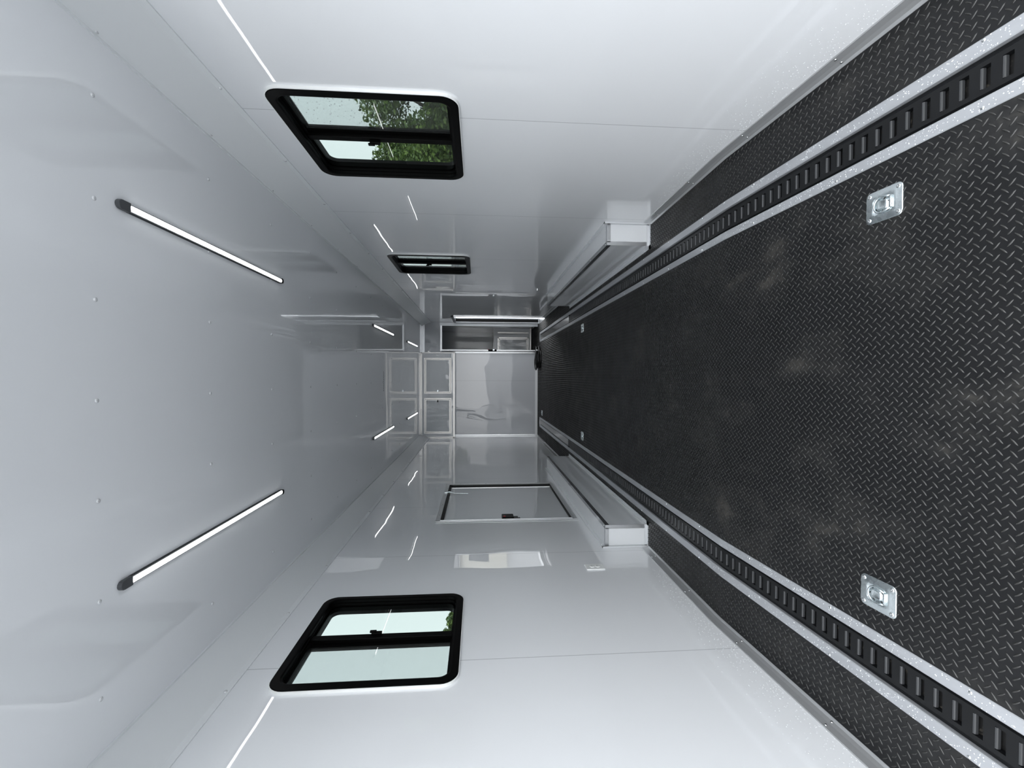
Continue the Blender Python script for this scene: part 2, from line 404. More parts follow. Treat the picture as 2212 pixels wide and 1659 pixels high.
me.loops.add(len(LPs)); me.loops.foreach_set('vertex_index', LPs.astype(np.int32))
me.polygons.add(len(LT)); me.polygons.foreach_set('loop_start', LS.astype(np.int32)); me.polygons.foreach_set('loop_total', LT.astype(np.int32))
sm = np.zeros(len(LT), bool); sm[len(lt):] = True
me.polygons.foreach_set('use_smooth', sm)
me.materials.append(M_floor); me.materials.append(M_lug); me.polygons.foreach_set('material_index', sm.astype(np.int32)); me.update(calc_edges=True); me.validate()
fl = bpy.data.objects.new('floor', me); COL.objects.link(fl); struct(fl)

# baseboards
def rivet_mesh(r=0.0056, h=0.0026):
    m_ = MB(); m_.lathe((0, 0, 0), [(r, 0), (r*.92, h*.6), (r*.5, h), (r*.1, h*1.05)], 8); return m_
riv0 = rivet_mesh().build('rivet', M_rivet, smooth=True); RIV = riv0.data; bpy.data.objects.remove(riv0)
def rivet(parent, loc, rot=(0, 0, 0), name='rivet'):
    r_ = bpy.data.objects.new(name, RIV); COL.objects.link(r_); r_.parent = parent
    p = parent; off = Vector((0, 0, 0))
    while p is not None: off += Vector(p.location); p = p.parent
    r_.location = Vector(loc)-off; r_.rotation_euler = rot; return r_
for nm, sd in (('baseboard_right', 1), ('baseboard_left', -1)):
    mb = MB()
    for a, b in ((YR, 3.30), (6.34, 8.70), (9.69, YB)):
        ys = [a]+([Y0] if a < Y0 < b else [])+[b]
        for y_a, y_b in zip(ys, ys[1:]):
            for y_ in (0,):
                prof = [(0.0, .060), (-.0035, .058), (-.005, .030), (-.008, .012), (-.014, .0016), (-.014, 0.0), (0.003, 0.0)]
                ra = [(sd*(HW+.003+dx), y_a, zf(y_a)+dz) for dx, dz in prof]; rb = [(sd*(HW+.003+dx), y_b, zf(y_b)+dz) for dx, dz in prof]
                mb.loft([ra, rb], M_kick, True, (True, True))
    ob = struct(mb.build(nm))
    for k in range(5):
        y_ = 1.04+.52*k
        if y_ > 3.2: break
        rivet(ob, (sd*(HW-.002), y_, zf(y_)+.048), (0, -sd*PI/2, 0)); rivet(ob, (sd*(HW-.0045), y_+.008, zf(y_)+.018), (0, -sd*PI/2, 0))

# back partition, header, doorway trims
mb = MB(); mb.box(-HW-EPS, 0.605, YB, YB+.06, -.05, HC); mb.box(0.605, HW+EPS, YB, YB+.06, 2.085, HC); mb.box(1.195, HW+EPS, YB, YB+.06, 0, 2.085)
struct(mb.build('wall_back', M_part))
mb = MB(); mb.box(-HW, 0.60, YB-.004, YB, 0, 0.055); mb.box(-HW, 0.60, YB-.009, YB, 0, 0.006)
struct(mb.build('baseboard_back', mat('white_trim_strip', (0.78, 0.79, 0.80), 0.3, 0.2), bevel=.001))
mb = MB()
mb.box(-HW, -HW+.022, YB-.005, YB, .055, 1.79, M_alu)             # corner angle on the left
mb.box(0.565, 0.60, YB-.005, YB, .055, 1.79, M_alu)               # strip beside the doorway
ob = struct(mb.build('trim_3'))
for z_ in (.35, .62, .89, 1.16, 1.43, 1.66):
    rivet(ob, (-HW+.011, YB-.005, z_), (PI/2, 0, 0)); rivet(ob, (.58, YB-.005, z_), (PI/2, 0, 0))
mb = MB()                                                        # crown angle where partition meets ceiling
mb.box(.562, HW, YB-.022, YB, HC-.006, HC, M_alu); mb.box(.562, HW, YB-.005, YB, HC-.05, HC, M_alu)
ob = struct(mb.build('trim_4'))
# doorway frame (door_1)
mb = MB()
mb.box(.600, .612, YB-.035, YB+.09, 0, 2.085, M_alu); mb.box(.600, .640, YB-.035, YB-.028, 0, 2.085, M_alu); mb.box(.612, .640, YB+.03, YB+.05, 0, 2.085, M_alu)
mb.box(1.150, 1.218, YB-.012, YB, 0, 2.12, M_white2); mb.box(1.185, 1.195, YB, YB+.07, 0, 2.085, M_alu)
mb.box(.600, 1.218, YB-.010, YB-.002, 2.072, 2.112, M_alu); mb.box(.600, 1.195, YB, YB+.07, 2.075, 2.085, M_alu)
d1 = struct(mb.build('door_1'))
mb = MB(); mb.box(.604, .646, YB-.046, YB-.035, .90, 1.08); part(mb, 'latch_plate', M_blk, d1, bevel=.003)
mb = MB(); mb.box(.618, .652, YB-.060, YB-.046, .945, .985); part(mb, 'bolt', M_zinc, d1, bevel=.003)
mb = MB(); mb.box(.636, .650, YB-.052, YB-.040, 1.075, 1.095); part(mb, 'release_button', M_red, d1)
# side entry opening in the right wall (door_2): frame only, the leaf stands open outside
mb = MB()
for a, b in ((SD[0]-.04, SD[0]+.012), (SD[1]-.012, SD[1]+.04)): mb.box(HW-.010, HW+EPS, a, b, 0, 1.82, M_alu)
mb.box(HW-.010, HW+EPS, SD[0]-.04, SD[1]+.04, 1.77, 1.82, M_alu)
for a, b in ((SD[0], SD[0]+.012), (SD[1]-.012, SD[1])): mb.box(HW+EPS, HW+.09, a, b, -.02, 1.78, M_alu)
mb.box(HW+EPS, HW+.09, SD[0], SD[1], 1.768, 1.78, M_alu); mb.box(HW-.03, HW+.09, SD[0], SD[1], -.02, .004, M_alu)
d2 = struct(mb.build('door_2'))
mb = MB(); mb.box(HW+.012, HW+.020, SD[0]+.012, SD[0]+.030, .02, 1.76); mb.box(HW-.001, HW+.07, SD[1]-.014, SD[1]-.0121, .01, 1.77); part(mb, 'seal_and_jamb_shade', M_gask, d2)  # near seal, plus a black sheet that paints the far jamb's shadow
mb = MB(); mb.box(HW+.095, HW+.95, 8.69, 8.73, .0, 1.76); part(mb, 'door_leaf', M_out, d2)
# far room shell
mb = MB(); mb.box(-HW-EPS, HW+EPS, YF, YF+.06, -.05, HC+.08); struct(mb.build('wall_front', M_dark))
# rear frame of the trailer and underside
mb = MB()
mb.box(-HW-.07, HW+.07, YR-.05, YR, HC-.10, HC+.08, M_out)
for sd in (1, -1): mb.box(*sorted((sd*(HW-.0), sd*(HW+.07))), YR-.05, YR, -.33, HC-.10, M_out)
struct(mb.build('trim_5'))

# ------------------------------------------------------------------ windows
def rrect(y0, y1, z0, z1, r, n=7):
    pts = []
    for cy, cz, a0 in ((y1-r, z1-r, 0), (y0+r, z1-r, 90), (y0+r, z0+r, 180), (y1-r, z0+r, 270)):
        for k in range(n+1):
            a = math.radians(a0+90*k/n); pts.append((cy+r*math.cos(a), cz+r*math.sin(a)))
    return pts
def window(name, side, dy, latch_out=True):
    X = lambda d: side*(HW+EPS-d)                      # d = how far it stands into the room
    oy0, oy1, oz0, oz1 = 1.869+dy, 2.662+dy, 1.368, 2.160
    e = struct(empty(name, (side*HW, 2.265+dy, 1.765)))
    R3 = lambda pts, d: [(X(d), y, z) for y, z in pts]
    out = rrect(oy0, oy1, oz0, oz1, .078); cap = rrect(oy0+.003, oy1-.003, oz0+.003, oz1-.003, .076)
    inn = rrect(oy0+.050, oy1-.040, oz0+.042, oz1-.042, .050)
    mb = MB(); mb.loft([R3(out, 0), R3(out, .0115), R3(cap, .0125)], M_white); part(mb, 'trim_ring', None, e, smooth=False)
    mb = MB(); i2 = rrect(oy0+.054, oy1-.046, oz0+.046, oz1-.046, .048)
    i3 = rrect(oy0+.060, oy1-.058, oz0+.056, oz1-.056, .042)
    mb.loft([R3(cap, .0122), R3(rrect(oy0+.006, oy1-.006, oz0+.006, oz1-.006, .074), .0145), R3(rrect(oy0+.044, oy1-.034, oz0+.034, oz1-.034, .054), .0145), R3(inn, .012), R3(inn, -.004), R3(i2, -.005), R3(i2, -.020), R3(i3, -.021), R3(i3, -.062)], M_blk)
    mb.loft([R3(i3, -.062), R3(rrect(oy0+.0, oy1-.0, oz0+.0, oz1-.0, .078), -.078), R3(rrect(oy0+.0, oy1-.0, oz0+.0, oz1-.0, .078), -.066)], M_blk)
    fr = part(mb, 'frame', None, e)
    ym = oy0+.405
    za, zb = oz0+.050, oz1-.050
    mb = MB(); mb.box(*sorted((X(-.030), X(-.050))), ym-.036, ym+.000, za, zb)
    mb.box(*sorted((X(-.008), X(-.030))), ym-.008, ym+.030, za, zb); mb.box(*sorted((X(-.012), X(-.020))), ym+.030, ym+.036, za, zb)
    part(mb, 'mullion', M_blk, e, bevel=.002)
    mb = MB(); mb.box(*sorted((X(-.020), X(-.024))), ym+.028, oy1-.05, za-.006, zb+.006); part(mb, 'sliding_pane', M_gl1, e)
    mb = MB(); mb.box(*sorted((X(-.042), X(-.046))), oy0+.07, ym-.03, za-.004, zb+.004); part(mb, 'fixed_pane', M_gl2, e)
    mb = MB(); mb.box(*sorted((X(-.032), X(-.0325))), oy0+.07, ym-.01, za-.004, zb+.004); part(mb, 'insect_screen', M_scr, e)
    mb = MB(); zc = 1.80; mb.box(*sorted((X(.004), X(-.010))), ym+.012, ym+.034, zc-.028, zc+.022); mb.box(*sorted((X(.012), X(.002))), ym+.016, ym+.030, zc-.002, zc+.03)
    part(mb, 'latch', M_blk, e, bevel=.002)
    return e
window('window_1', 1, 0); window('window_2', -1, 0); window('window_3', 1, W3)

# ------------------------------------------------------------------ ceiling lights
def ceiling_light(label, x, y, first=None):
    if first is None:
        e = empty('strip_light', (x, y, HC)); Lx = 1.255
        mb = MB(); mb.box(-.014, .014, .02, Lx-.006, -.010, 0); mb.box(-.017, .017, .05, Lx-.02, -.004, 0)
        h = mb.build('housing', M_grey, bevel=.001); h.parent = e
        mb = MB(); sec = []
        for y_ in (.052, Lx-.010): sec.append([(-.0095, y_, -.009), (-.0088, y_, -.013), (-.005, y_, -.0155), (.005, y_, -.0155), (.0088, y_, -.013), (.0095, y_, -.009)])
        mb.loft(sec, M_led, True, (True, True)); h = mb.build('lens'); h.parent = e
        mb = MB(); c = []
        for k in range(9): a = PI+PI*k/8; c.append((.0165*math.cos(a), .018+.018*math.sin(a)))
        c += [(.0165, .054), (-.0165, .054)]
        mb.loft([[(a, b, 0) for a, b in c], [(a, b, -.015) for a, b in c]], M_grey, True, (True, True)); h = mb.build('end_cap', bevel=.002); h.parent = e
        mb = MB(); c = [(x_, Lx-.012) for x_ in (-.0145, .0145)]
        for k in range(7): a = PI*k/6; c.append((.0145*math.cos(a), Lx-.004+.012*math.sin(a)))
        mb.loft([[(a, b, 0) for a, b in c], [(a, b, -.018) for a, b in c]], M_blk, True, (True, True)); h = mb.build('end_cap'); h.parent = e
    else: e = dup(first, (x, y, HC))
    tag(e, label, 'ceiling light', 'strip lights on the ceiling'); return e
l0 = ceiling_light('large white LED strip light with dark end caps at the upper left of the photo', .648, 1.602)
ceiling_light('large white LED strip light with dark end caps at the lower left of the photo', -.638, 1.590, l0)
ceiling_light('mid-size glowing strip light on the ceiling, above the centre line of the photo', .649, 5.225, l0)
ceiling_light('mid-size glowing strip light on the ceiling, below the centre line of the photo', -.648, 5.225, l0)
ceiling_light('smallest glowing strip light, farthest away, beside the doorway header', .650, 7.69, l0)
ceiling_light('smallest glowing strip light, farthest away, in front of the lower overhead cabinet door', -.655, 7.68, l0)

# ------------------------------------------------------------------ floor tracks
def floor_track(sd, label, phase):
    e = empty('cargo_track', (sd*.888, 5.0, 0), label, 'floor track', 'recessed cargo tracks in the floor')
    def strip(xa, xb, nm='edge_strip'):
        mb = MB(); ys = [YR, Y0, TE]
        a, b = sorted((sd*xa, sd*xb))
        for q, r in zip(ys, ys[1:]):
            rings = []
            for y_ in (q, r):
                z_ = zf(y_); rings.append([(a, y_, z_-.028), (a, y_, z_+.0012), (a+.0025, y_, z_+.0035), (b-.0025, y_, z_+.0035), (b, y_, z_+.0012), (b, y_, z_-.028)])
            mb.loft(rings, M_strip, True, (True, True))
        return part(mb, nm, None, e)
    s1 = strip(XOi, XO); s2 = strip(XI, XIo)
    mb = MB(); mb.box(*sorted((sd*XI, sd*XO)), TE-.03, TE+.004, -.028, .0035); part(mb, 'end_strip', M_strip, e, bevel=.001)
    for k in range(18):
        y_ = 1.136+.4625*k
        rivet(s1, (sd*.982, y_, zf(y_)+.0035)); rivet(s2, (sd*.801, y_, zf(y_)+.0035))
    # slotted rail
    xs = [.835, .840, .8535, .9145, .928, .936]; zz = [-.014, -.003, -.003, -.003, -.003, -.014]
    mb = MB(); sw = .0245; P = .0508; y = phase-P*int((phase-.86)/P); yend = 6.38
    def T(x, y_, z): return (sd*x, y_, zf(y_)+z)
    cuts = []
    def strp(xa, za, xb, zb, ya, yb, m=M_steelblk):
        pts = [T(xa, ya, za), T(xb, ya, zb), T(xb, yb, zb), T(xa, yb, za)]
        if sd < 0: pts = pts[::-1]
        mb.quad(*pts, m=m)
    for ya, y2 in zip([YR, Y0], [Y0, yend]):
        for i in (0, 1, 3, 4): strp(xs[i], zz[i], xs[i+1], zz[i+1], ya, y2)
        strp(.829, -.014, .835, -.014, ya, y2); strp(.936, -.014, .9465, -.014, ya, y2)
        strp(.8535, -.022, .9145, -.022, ya, y2, M_pan)
    prev = YR
    while y < yend-.03:
        fa, fb = y-sw, y                                  # slot near / far edge
        strp(.8535, -.003, .9145, -.003, prev, fa)
        a_, b_ = (.8535, .9145)
        mb.quad(T(a_, fa, -.003), T(a_, fa, -.022), T(b_, fa, -.022), T(b_, fa, -.003), m=M_steelblk)
        mb.quad(T(a_, fb, -.003), T(b_, fb, -.003), T(b_, fb, -.022), T(a_, fb, -.022), m=M_steelblk)
        mb.quad(T(a_, fa, -.003), T(a_, fb, -.003), T(a_, fb, -.022), T(a_, fa, -.022), m=M_steelblk)
        mb.quad(T(b_, fa, -.003), T(b_, fa, -.022), T(b_, fb, -.022), T(b_, fb, -.003), m=M_steelblk)
        # rolled lip on the far edge
        mb.loft([[T(x_, fb-.0005, -.0028), T(x_, fb-.004, -.0035), T(x_, fb-.0055, -.006), T(x_, fb-.0065, -.013), T(x_, fb-.0005, -.014)] for x_ in (a_+.002, b_-.002)], M_lip, True, (True, True))
        prev = fb; y += P
    strp(.8535, -.003, .9145, -.003, prev, yend)
    part(mb, 'slotted_rail', None, e)
    mb = MB()
    for a, b, z_ in ((.829, .838, -.016), (.838, .842, -.004), (.842, .926, -.006), (.926, .930, -.004), (.930, .9465, -.016)):
        mb.box(*sorted((sd*a, sd*b)), yend+.012, TE-.03, z_-.01, z_)
    part(mb, 'plain_rail', M_plainrail, e)
    mb = MB(); mb.box(*sorted((sd*.829, sd*.9465)), yend, yend+.012, -.028, -.001); part(mb, 'joint', M_blk, e)
    return e
M_lip = mat('lit_slot_lip', (0.05, 0.052, 0.055), 0.3, 0.3)  # rail's black steel lightened: the light the lip catches is in its colour
floor_track(1, "black slotted cargo track with silver edge strips, running to the photo's upper right corner", 1.097)
floor_track(-1, "black slotted cargo track with silver edge strips, running to the photo's lower right corner", 1.693)

# ------------------------------------------------------------------ wheel boxes
def wheel_box(sd, label):
    ya, yb, xi, h = 3.345, 6.30, 1.060, .322
    e = empty('wheel_box', (sd*1.14, 4.8, 0), label, 'wheel well box', 'wheel well boxes')
    S = lambda a, b: sorted((sd*a, sd*b))
    mb = MB(); mb.box(*S(xi, HW), ya, yb, 0, h); part(mb, 'casing', M_box, e)
    mb = MB()                                              # corner angle along top edge
    mb.box(*S(xi-.0025, xi), ya-.002, yb, h-.028, h+.002); mb.box(*S(xi-.0025, xi+.028), ya-.002, yb, h, h+.0025)
    part(mb, 'top_angle', M_corner, e)
    mb = MB(); mb.box(*S(xi-.0026, xi+.026), ya-.003, ya, .02, h+.0022); mb.box(*S(xi+.02, HW), ya-.003, ya, h-.024, h+.0022)
    mb.box(*S(xi, HW+EPS), ya-.0012, ya+.022, h, h+.0026)
    part(mb, 'front_angle', M_alu, e)
    mb = MB(); mb.box(*S(HW-.0012, HW+EPS), ya-.028, yb, h, h+.028); mb.box(*S(HW-.0012, HW+EPS), ya-.030, ya, 0, h+.028)
    mb.box(*S(HW-.006, HW-.001), ya-.003, ya, 0, h); mb.box(*S(HW-.010, HW), ya-.0325, ya-.030, 0, h+.028); part(mb, 'wall_flange', M_white2, e)
    mb = MB(); mb.box(*S(xi-.028, xi), ya-.030, yb+.03, .0005, .0035); mb.box(*S(xi-.003, xi), ya, yb, 0, .020); mb.box(*S(xi-.028, HW), ya-.030, ya, .0005, .0035); mb.box(*S(xi, HW), ya-.003, ya, 0, .02)
    part(mb, 'floor_flange', M_white2, e)
    for k in range(7):
        y_ = ya+.04+.47*k
        rivet(e, (sd*(xi+.013), y_, h+.0025)); rivet(e, (sd*(xi-.018), y_+.05, .0035)); rivet(e, (sd*(HW-.0012), y_, h+.016), (0, -sd*PI/2, 0))
    return e
wheel_box(1, "long white wheel well box with aluminium edges, in the photo's upper half")
wheel_box(-1, 'long white wheel well box with aluminium edges, beside the square access hatch')

# ------------------------------------------------------------------ tie-down rings
def ring_thing(label, x, y, first=None):
    if first is None:
        e = empty('tie_down_ring', (x, y, zf(y)))
        mb = MB(); o1 = rrect(-.0635, .0635, -.0535, .0535, .017, 5); o2 = rrect(-.061, .061, -.051, .051, .015, 5)
        o3 = rrect(-.049, .049, -.041, .041, .012, 5); o4 = rrect(-.046, .046, -.038, .038, .012, 5)
        P2 = lambda pts, z: [(b, a, z) for a, b in pts]
        circ = [(.036*math.sin(a), .036*math.cos(a)+.002) for a in [0]]
        n_ = len(o1)
        def circle(r, cy, z):
            out = []
            for a, b in o4:
                t = math.atan2(b, a-cy*0); out.append((r*math.sin(t), cy+r*math.cos(t), z))
            return out
        c_ = lambda r_, z: circle(r_, .005, z)
        mb.loft([P2(o1, .0005), P2(o1, .0030), P2(o2, .0042), P2(o3, .0042), P2(o4, .0062), c_(.0395, .0066), c_(.0375, .0062), c_(.0330, .0030), c_(.0290, .0008), c_(.0235, .0006), c_(.0215, .0022), c_(.0195, .0062), c_(.0165, .0072), c_(.0140, .0058), c_(.006, .0050), c_(.0008, .0048)], M_zinc, True, (False, True))
        h = mb.build('plate', smooth=True); h.parent = e
        mb = MB(); pts = []
        for k in range(17): a = math.radians(-25+230*k/16); pts.append((.0265*math.cos(a), .004+.0265*math.sin(a), .0085))
        pts = [(.020, -.026, .0085)]+pts+[(-.020, -.026, .0085)]
        mb.tube(pts, .0028, 8); h = mb.build('ring', M_zinc, smooth=True); h.parent = e
        mb = MB(); mb.lathe((-.020, -.030, .0095), [(.0012, 0), (.0052, .001), (.0052, .039), (.0012, .040)], 14, 0); h = mb.build('hinge_sleeve', M_zinc, smooth=True); h.parent = e
        for sx_, sy2 in ((1, 1), (-1, 1), (1, -1), (-1, -1)):
            mb = MB(); mb.lathe((.040*sx_, .050*sy2, .0036), [(.0074, 0), (.0072, .0020), (.0055, .0036), (.0015, .0030), (.0005, .0018)], 14); h = mb.build('screw', M_rivet, smooth=True); h.parent = e
    else: e = dup(first, (x, y, zf(y)))
    if y < Y0: e.rotation_euler = (TH, 0, 0)
    else: e.rotation_euler = (0, 0, 0)
    tag(e, label, 'tie-down ring', 'recessed tie-down rings in the floor'); return e
r0 = ring_thing('large shiny zinc tie-down ring plate on the floor at the upper right of the photo', .646, 1.412)
ring_thing('large shiny zinc tie-down ring plate on the floor at the lower right of the photo', -.662, 1.410, r0)
ring_thing('small distant tie-down ring plate on the floor, upper one of the far pair', .669, 5.53, r0)
ring_thing('small distant tie-down ring plate on the floor, lower one of the far pair', -.671, 5.51, r0)
ring_thing('tiniest tie-down ring plate, at the foot of the far partition near the track end', -.676, 9.08, r0)

# ------------------------------------------------------------------ access hatch in the left wall
e = empty('access_hatch', (-HW, 4.71, .43), 'square white access hatch with black gasket and aluminium frame in the wall', 'hatch')
X = lambda d: -(HW+EPS-d)
mb = MB(); oy0, oy1, oz0, oz1 = 4.0, 5.43, .387, 1.668; iy0, iy1, iz0, iz1 = HT
for a, b, c, d in ((oy0, iy0, oz0, oz1), (iy1, oy1, oz0, oz1), (iy0, iy1, oz0, iz0), (iy0, iy1, iz1, oz1)): mb.box(*sorted((X(0), X(.0045))), a, b, c, d)
for a, b, c, d in ((oy0, oy0+.006, oz0, oz1), (iy0-.006, iy0, iz0, iz1)): mb.box(*sorted((X(0), X(.0085))), a, b, c, d)
part(mb, 'frame', M_alu, e, bevel=.001)
mb = MB()
for a, b, c, d in ((iy0, iy0+.012, iz0, iz1), (iy1-.07, iy1, iz0, iz1), (iy0, iy1, iz0, iz0+.010), (iy0, iy1, iz1-.026, iz1)): mb.box(*sorted((X(0), X(-.028))), a, b, c, d)
mb.box(*sorted((X(-.0275), X(-.062))), iy0, iy1, iz0, iz1); part(mb, 'gasket', M_gask, e)
mb = MB(); mb.box(*sorted((X(-.018), X(-.0275))), iy0+.012, iy1-.07, iz0+.010, iz1-.026); part(mb, 'panel', M_box, e, bevel=.002)
mb = MB(); mb.box(*sorted((X(-.018), X(-.012))), iy1-.086, iy1-.072, iz0+.010, iz1-.026); part(mb, 'panel_edge', M_alu, e)
mb = MB(); mb.box(*sorted((X(-.018), X(.018))), iy0+.005, iy0+.115, .965, 1.072); lt_ = part(mb, 'latch', M_blk, e, bevel=.006)
mb = MB(); mb.lathe((X(.018), iy0+.035, 1.050), [(.011, 0), (.011, .004), (.002, .005)], 12, 0); part(mb, 'button', M_red, lt_)
mb = MB(); mb.box(*sorted((X(-.016), X(.010))), iy0+.004, iy0+.07, .925, .965); mb.box(*sorted((X(-.014), X(.004))), iy0+.004, iy0+.05, .905, .925); part(mb, 'lever', M_steelblk, lt_, bevel=.004)
mb = MB(); mb.tube([(X(.006), 5.02, 1.655), (X(.012), 5.02, 1.60), (X(-.004), 5.01, 1.56), (X(-.006), 5.00, 1.40)], .004, 8); mb.box(*sorted((X(.002), X(.008))), 5.0, 5.045, 1.585, 1.66)
part(mb, 'gas_strut', M_zinc, e)
for y_ in (4.2, 4.55, 4.9, 5.2):
    rivet(e, (X(.0045), y_, .409), (0, PI/2, 0)); rivet(e, (X(.0045), y_, 1.648), (0, PI/2, 0))
for z_ in (.6, .9, 1.2, 1.5): rivet(e, (X(.0045), 5.402, z_), (0, PI/2, 0))

# outlet
e = empty('power_outlet', (-HW, 2.985, .5), 'white double power outlet plate on the wall in front of the lower wheel box', 'outlet')
mb = MB(); mb.box(*sorted((X(0), X(.008))), 2.943, 3.027, .436, .562); part(mb, 'cover_plate', M_white, e, bevel=.004, seg=3)
for z_ in (.480, .518):
    mb = MB(); mb.lathe((X(.008), 2.985, z_), [(.0165, 0), (.0160, .0028), (.0135, .003), (.0005, .003)], 20, 0); sk = part(mb, 'socket', M_white, e, smooth=True)
    mb = MB()
    for dy in (-.006, .006): mb.box(*sorted((X(.0105), X(.0114))), 2.985+dy-.001, 2.985+dy+.001, z_-.001, z_+.007)
    part(mb, 'slot', M_hole, sk)

# ------------------------------------------------------------------ overhead cabinet
e = empty('overhead_cabinet', (-.33, 9.5, 1.79), 'white two-door overhead cabinet with aluminium-trimmed doors on the far partition', 'cabinet')
CX0, CX1, CY, CZ0 = -HW, .560, 9.5, 1.785
mb = MB(); mb.box(CX0, CX1, CY, YB, CZ0, HC); part(mb, 'carcass', M_box, e)
mb = MB()
mb.box(CX0, CX1, CY-.006, CY, CZ0, CZ0+.03); mb.box(CX0, CX1, CY-.012, CY-.006, CZ0, CZ0+.010)
mb.box(CX0, CX1, CY-.006, CY, HC-.032, HC); mb.box(CX0, CX1, CY-.02, CY, HC-.006, HC); mb.box(CX0, CX0+.018, CY-.006, CY, CZ0, HC); mb.box(CX1-.014, CX1, CY-.006, CY, CZ0, HC)
M_trimw = mat('satin_aluminium_moulding', (0.74, 0.72, 0.69), 0.34, 0.75)
part(mb, 'edge_trim', M_trimw, e)
for x0, x1, lx in ((-.300, .448, -.262), (-1.136, -.390, -.432)):
    z0, z1 = 1.853, 2.420; t = .024
    mb = MB()
    for a, b, c, d in ((x0, x1, z0, z0+t), (x0, x1, z1-t, z1), (x0, x0+t, z0+t, z1-t), (x1-t, x1, z0+t, z1-t)): mb.box(a, b, CY-.005, CY, c, d)
    part(mb, 'door_frame', M_trimw, e, bevel=.002)
    x0 += .028; x1 -= .028; z0 += .028; z1 -= .028; t = .018
    mb = MB(); mb.box(x0-.004, x1+.004, CY-.0025, CY, z0-.004, z1+.004); part(mb, 'door_gap', M_gask, e)
    mb = MB(); mb.box(x0+.004, x1-.004, CY-.008, CY, z0+.004, z1-.004); dr = part(mb, 'door', M_film, e, bevel=.002)
    mb = MB()
    for a, b, c, d in ((x0, x1, z0, z0+t), (x0, x1, z1-t, z1), (x0, x0+t, z0+t, z1-t), (x1-t, x1, z0+t, z1-t)): mb.box(a, b, CY-.011, CY-.008, c, d)
    part(mb, 'door_edging', M_trimw, dr, bevel=.001)
    mb = MB(); mb.box(lx+(.0 if lx > -.3 else -.045), lx+(.045 if lx > -.3 else 0)+0.0, CY-.022, CY-.008, 2.125, 2.15); part(mb, 'latch', M_zinc if lx > -.3 else M_steelblk, dr, bevel=.003)
for k in range(5): rivet(e, (-1.0+.38*k, CY-.006, HC-.016), (PI/2, 0, 0))

# ------------------------------------------------------------------ ceiling slot vent
e = empty('slot_vent', (0, 5.83, HC), 'row of eleven small black holes in the ceiling between the strip lights', 'vent')
mb = MB(); mb.box(-.135, .135, 5.805, 5.855, HC-.0012, HC); part(mb, 'plate', M_box, e)
mb = MB()
for k in range(11): mb.box(-.122+k*.0235, -.110+k*.0235, 5.822, 5.838, HC-.0024, HC-.0012)
h_ = part(mb, 'hole', M_hole, e)

# ------------------------------------------------------------------ cable coil on the floor
e = empty('cable_coil', (.45, 9.36, 0), 'coil of thick black cable heaped on the floor by the doorway', 'cable')
mb = MB(); pts = []
for k in range(0, 241):
    a = 2*PI*k/40; lay = k/240
    r = .17+.035*math.sin(a*.37+1)+.02*math.sin(a*1.7)
    pts.append((.45+r*1.12*math.cos(a), 9.36+r*.85*math.sin(a), .016+lay*.085+.012*math.sin(a*.5+2)*.5+.008*math.sin(2.3*a)))
mb.tube(pts, .0135, 8); part(mb, 'cable', M_cable, e, smooth=True)
mb = MB(); mb.lathe((.60, 9.20, .088), [(.002, 0), (.013, .004), (.016, .014), (.013, .026), (.002, .030)], 12, 1); part(mb, 'plug', M_rivet, e, smooth=True)

# ------------------------------------------------------------------ room beyond the doorway
e = empty('base_cabinet', (.95, 10.85, 0), 'white base cabinet with framed door seen through the far doorway', 'cabinet')
mb = MB(); mb.box(.30, HW, 10.85, 11.6, .02, .90); part(mb, 'carcass', M_box, e)
mb = MB(); mb.box(.28, HW, 10.83, 11.6, .90, .925); mb.box(.28, HW, 10.825, 10.83, .86, .925); part(mb, 'worktop', M_box, e)
mb = MB(); mb.box(.28, HW, 10.838, 10.85, .025, .055); mb.box(.28, HW, 10.838, 10.85, .865, .885); part(mb, 'edge_trim', M_trimw, e)
mb = MB(); x0, x1, z0, z1, t = .42, 1.00, .09, .83, .022
mb2 = MB(); mb2.box(x0, x1, 10.838, 10.85, z0, z1); dr = part(mb2, 'door', M_film, e)
for a, b, c, d in ((x0, x1, z0, z0+t), (x0, x1, z1-t, z1), (x0, x0+t, z0, z1), (x1-t, x1, z0, z1)): mb.box(a, b, 10.832, 10.838, c, d)
for a, b, c, d in ((x0+.04, x1-.04, z0+.04, z0+.05), (x0+.04, x1-.04, z1-.05, z1-.04), (x1-.05, x1-.04, z0+.04, z1-.04)): mb.box(a, b, 10.833, 10.838, c, d)
part(mb, 'door_trim', M_trimw, dr)
mb = MB(); mb.box(1.10, 1.125, 10.838, 10.85, .09, .83); part(mb, 'side_trim', M_trimw, e)

# ------------------------------------------------------------------ raindrops blown in at the rear
mb = MB()
def drop(c, nrm, r):
    nrm = Vector(nrm).normalized(); a = nrm.orthogonal().normalized(); b = nrm.cross(a); c = Vector(c)
    mb.loft([[c+(a*math.cos(t)+b*math.sin(t))*r*q+nrm*r*h for t in [2*PI*k/6 for k in range(6)]] for q, h in ((1, 0), (.75, .45), (.12, .62))], None, True, (False, True))
for _ in range(1500):
    sd = random.choice((1, -1)); y = random.uniform(.95, 2.9); h = random.expovariate(1/.10)+.06
    lim = max(.02, .30-.12*(y-1)); 
    if h > lim: h = random.uniform(.06, lim+.05)
    drop((sd*(HW+EPS), y+.25*h, zf(y)+h), (-sd, 0, 0), random.uniform(.0007, .0016))
for _ in range(1500):
    sd = random.choice((1, -1)); y = random.uniform(.9, 2.6)**1.0; x = random.choice((random.uniform(XI+.003, XIo-.003), random.uniform(XOi+.003, XO-.003)))
    drop((sd*x, y, zf(y)+.0035), (0, 0, 1), random.uniform(.0007, .0018))
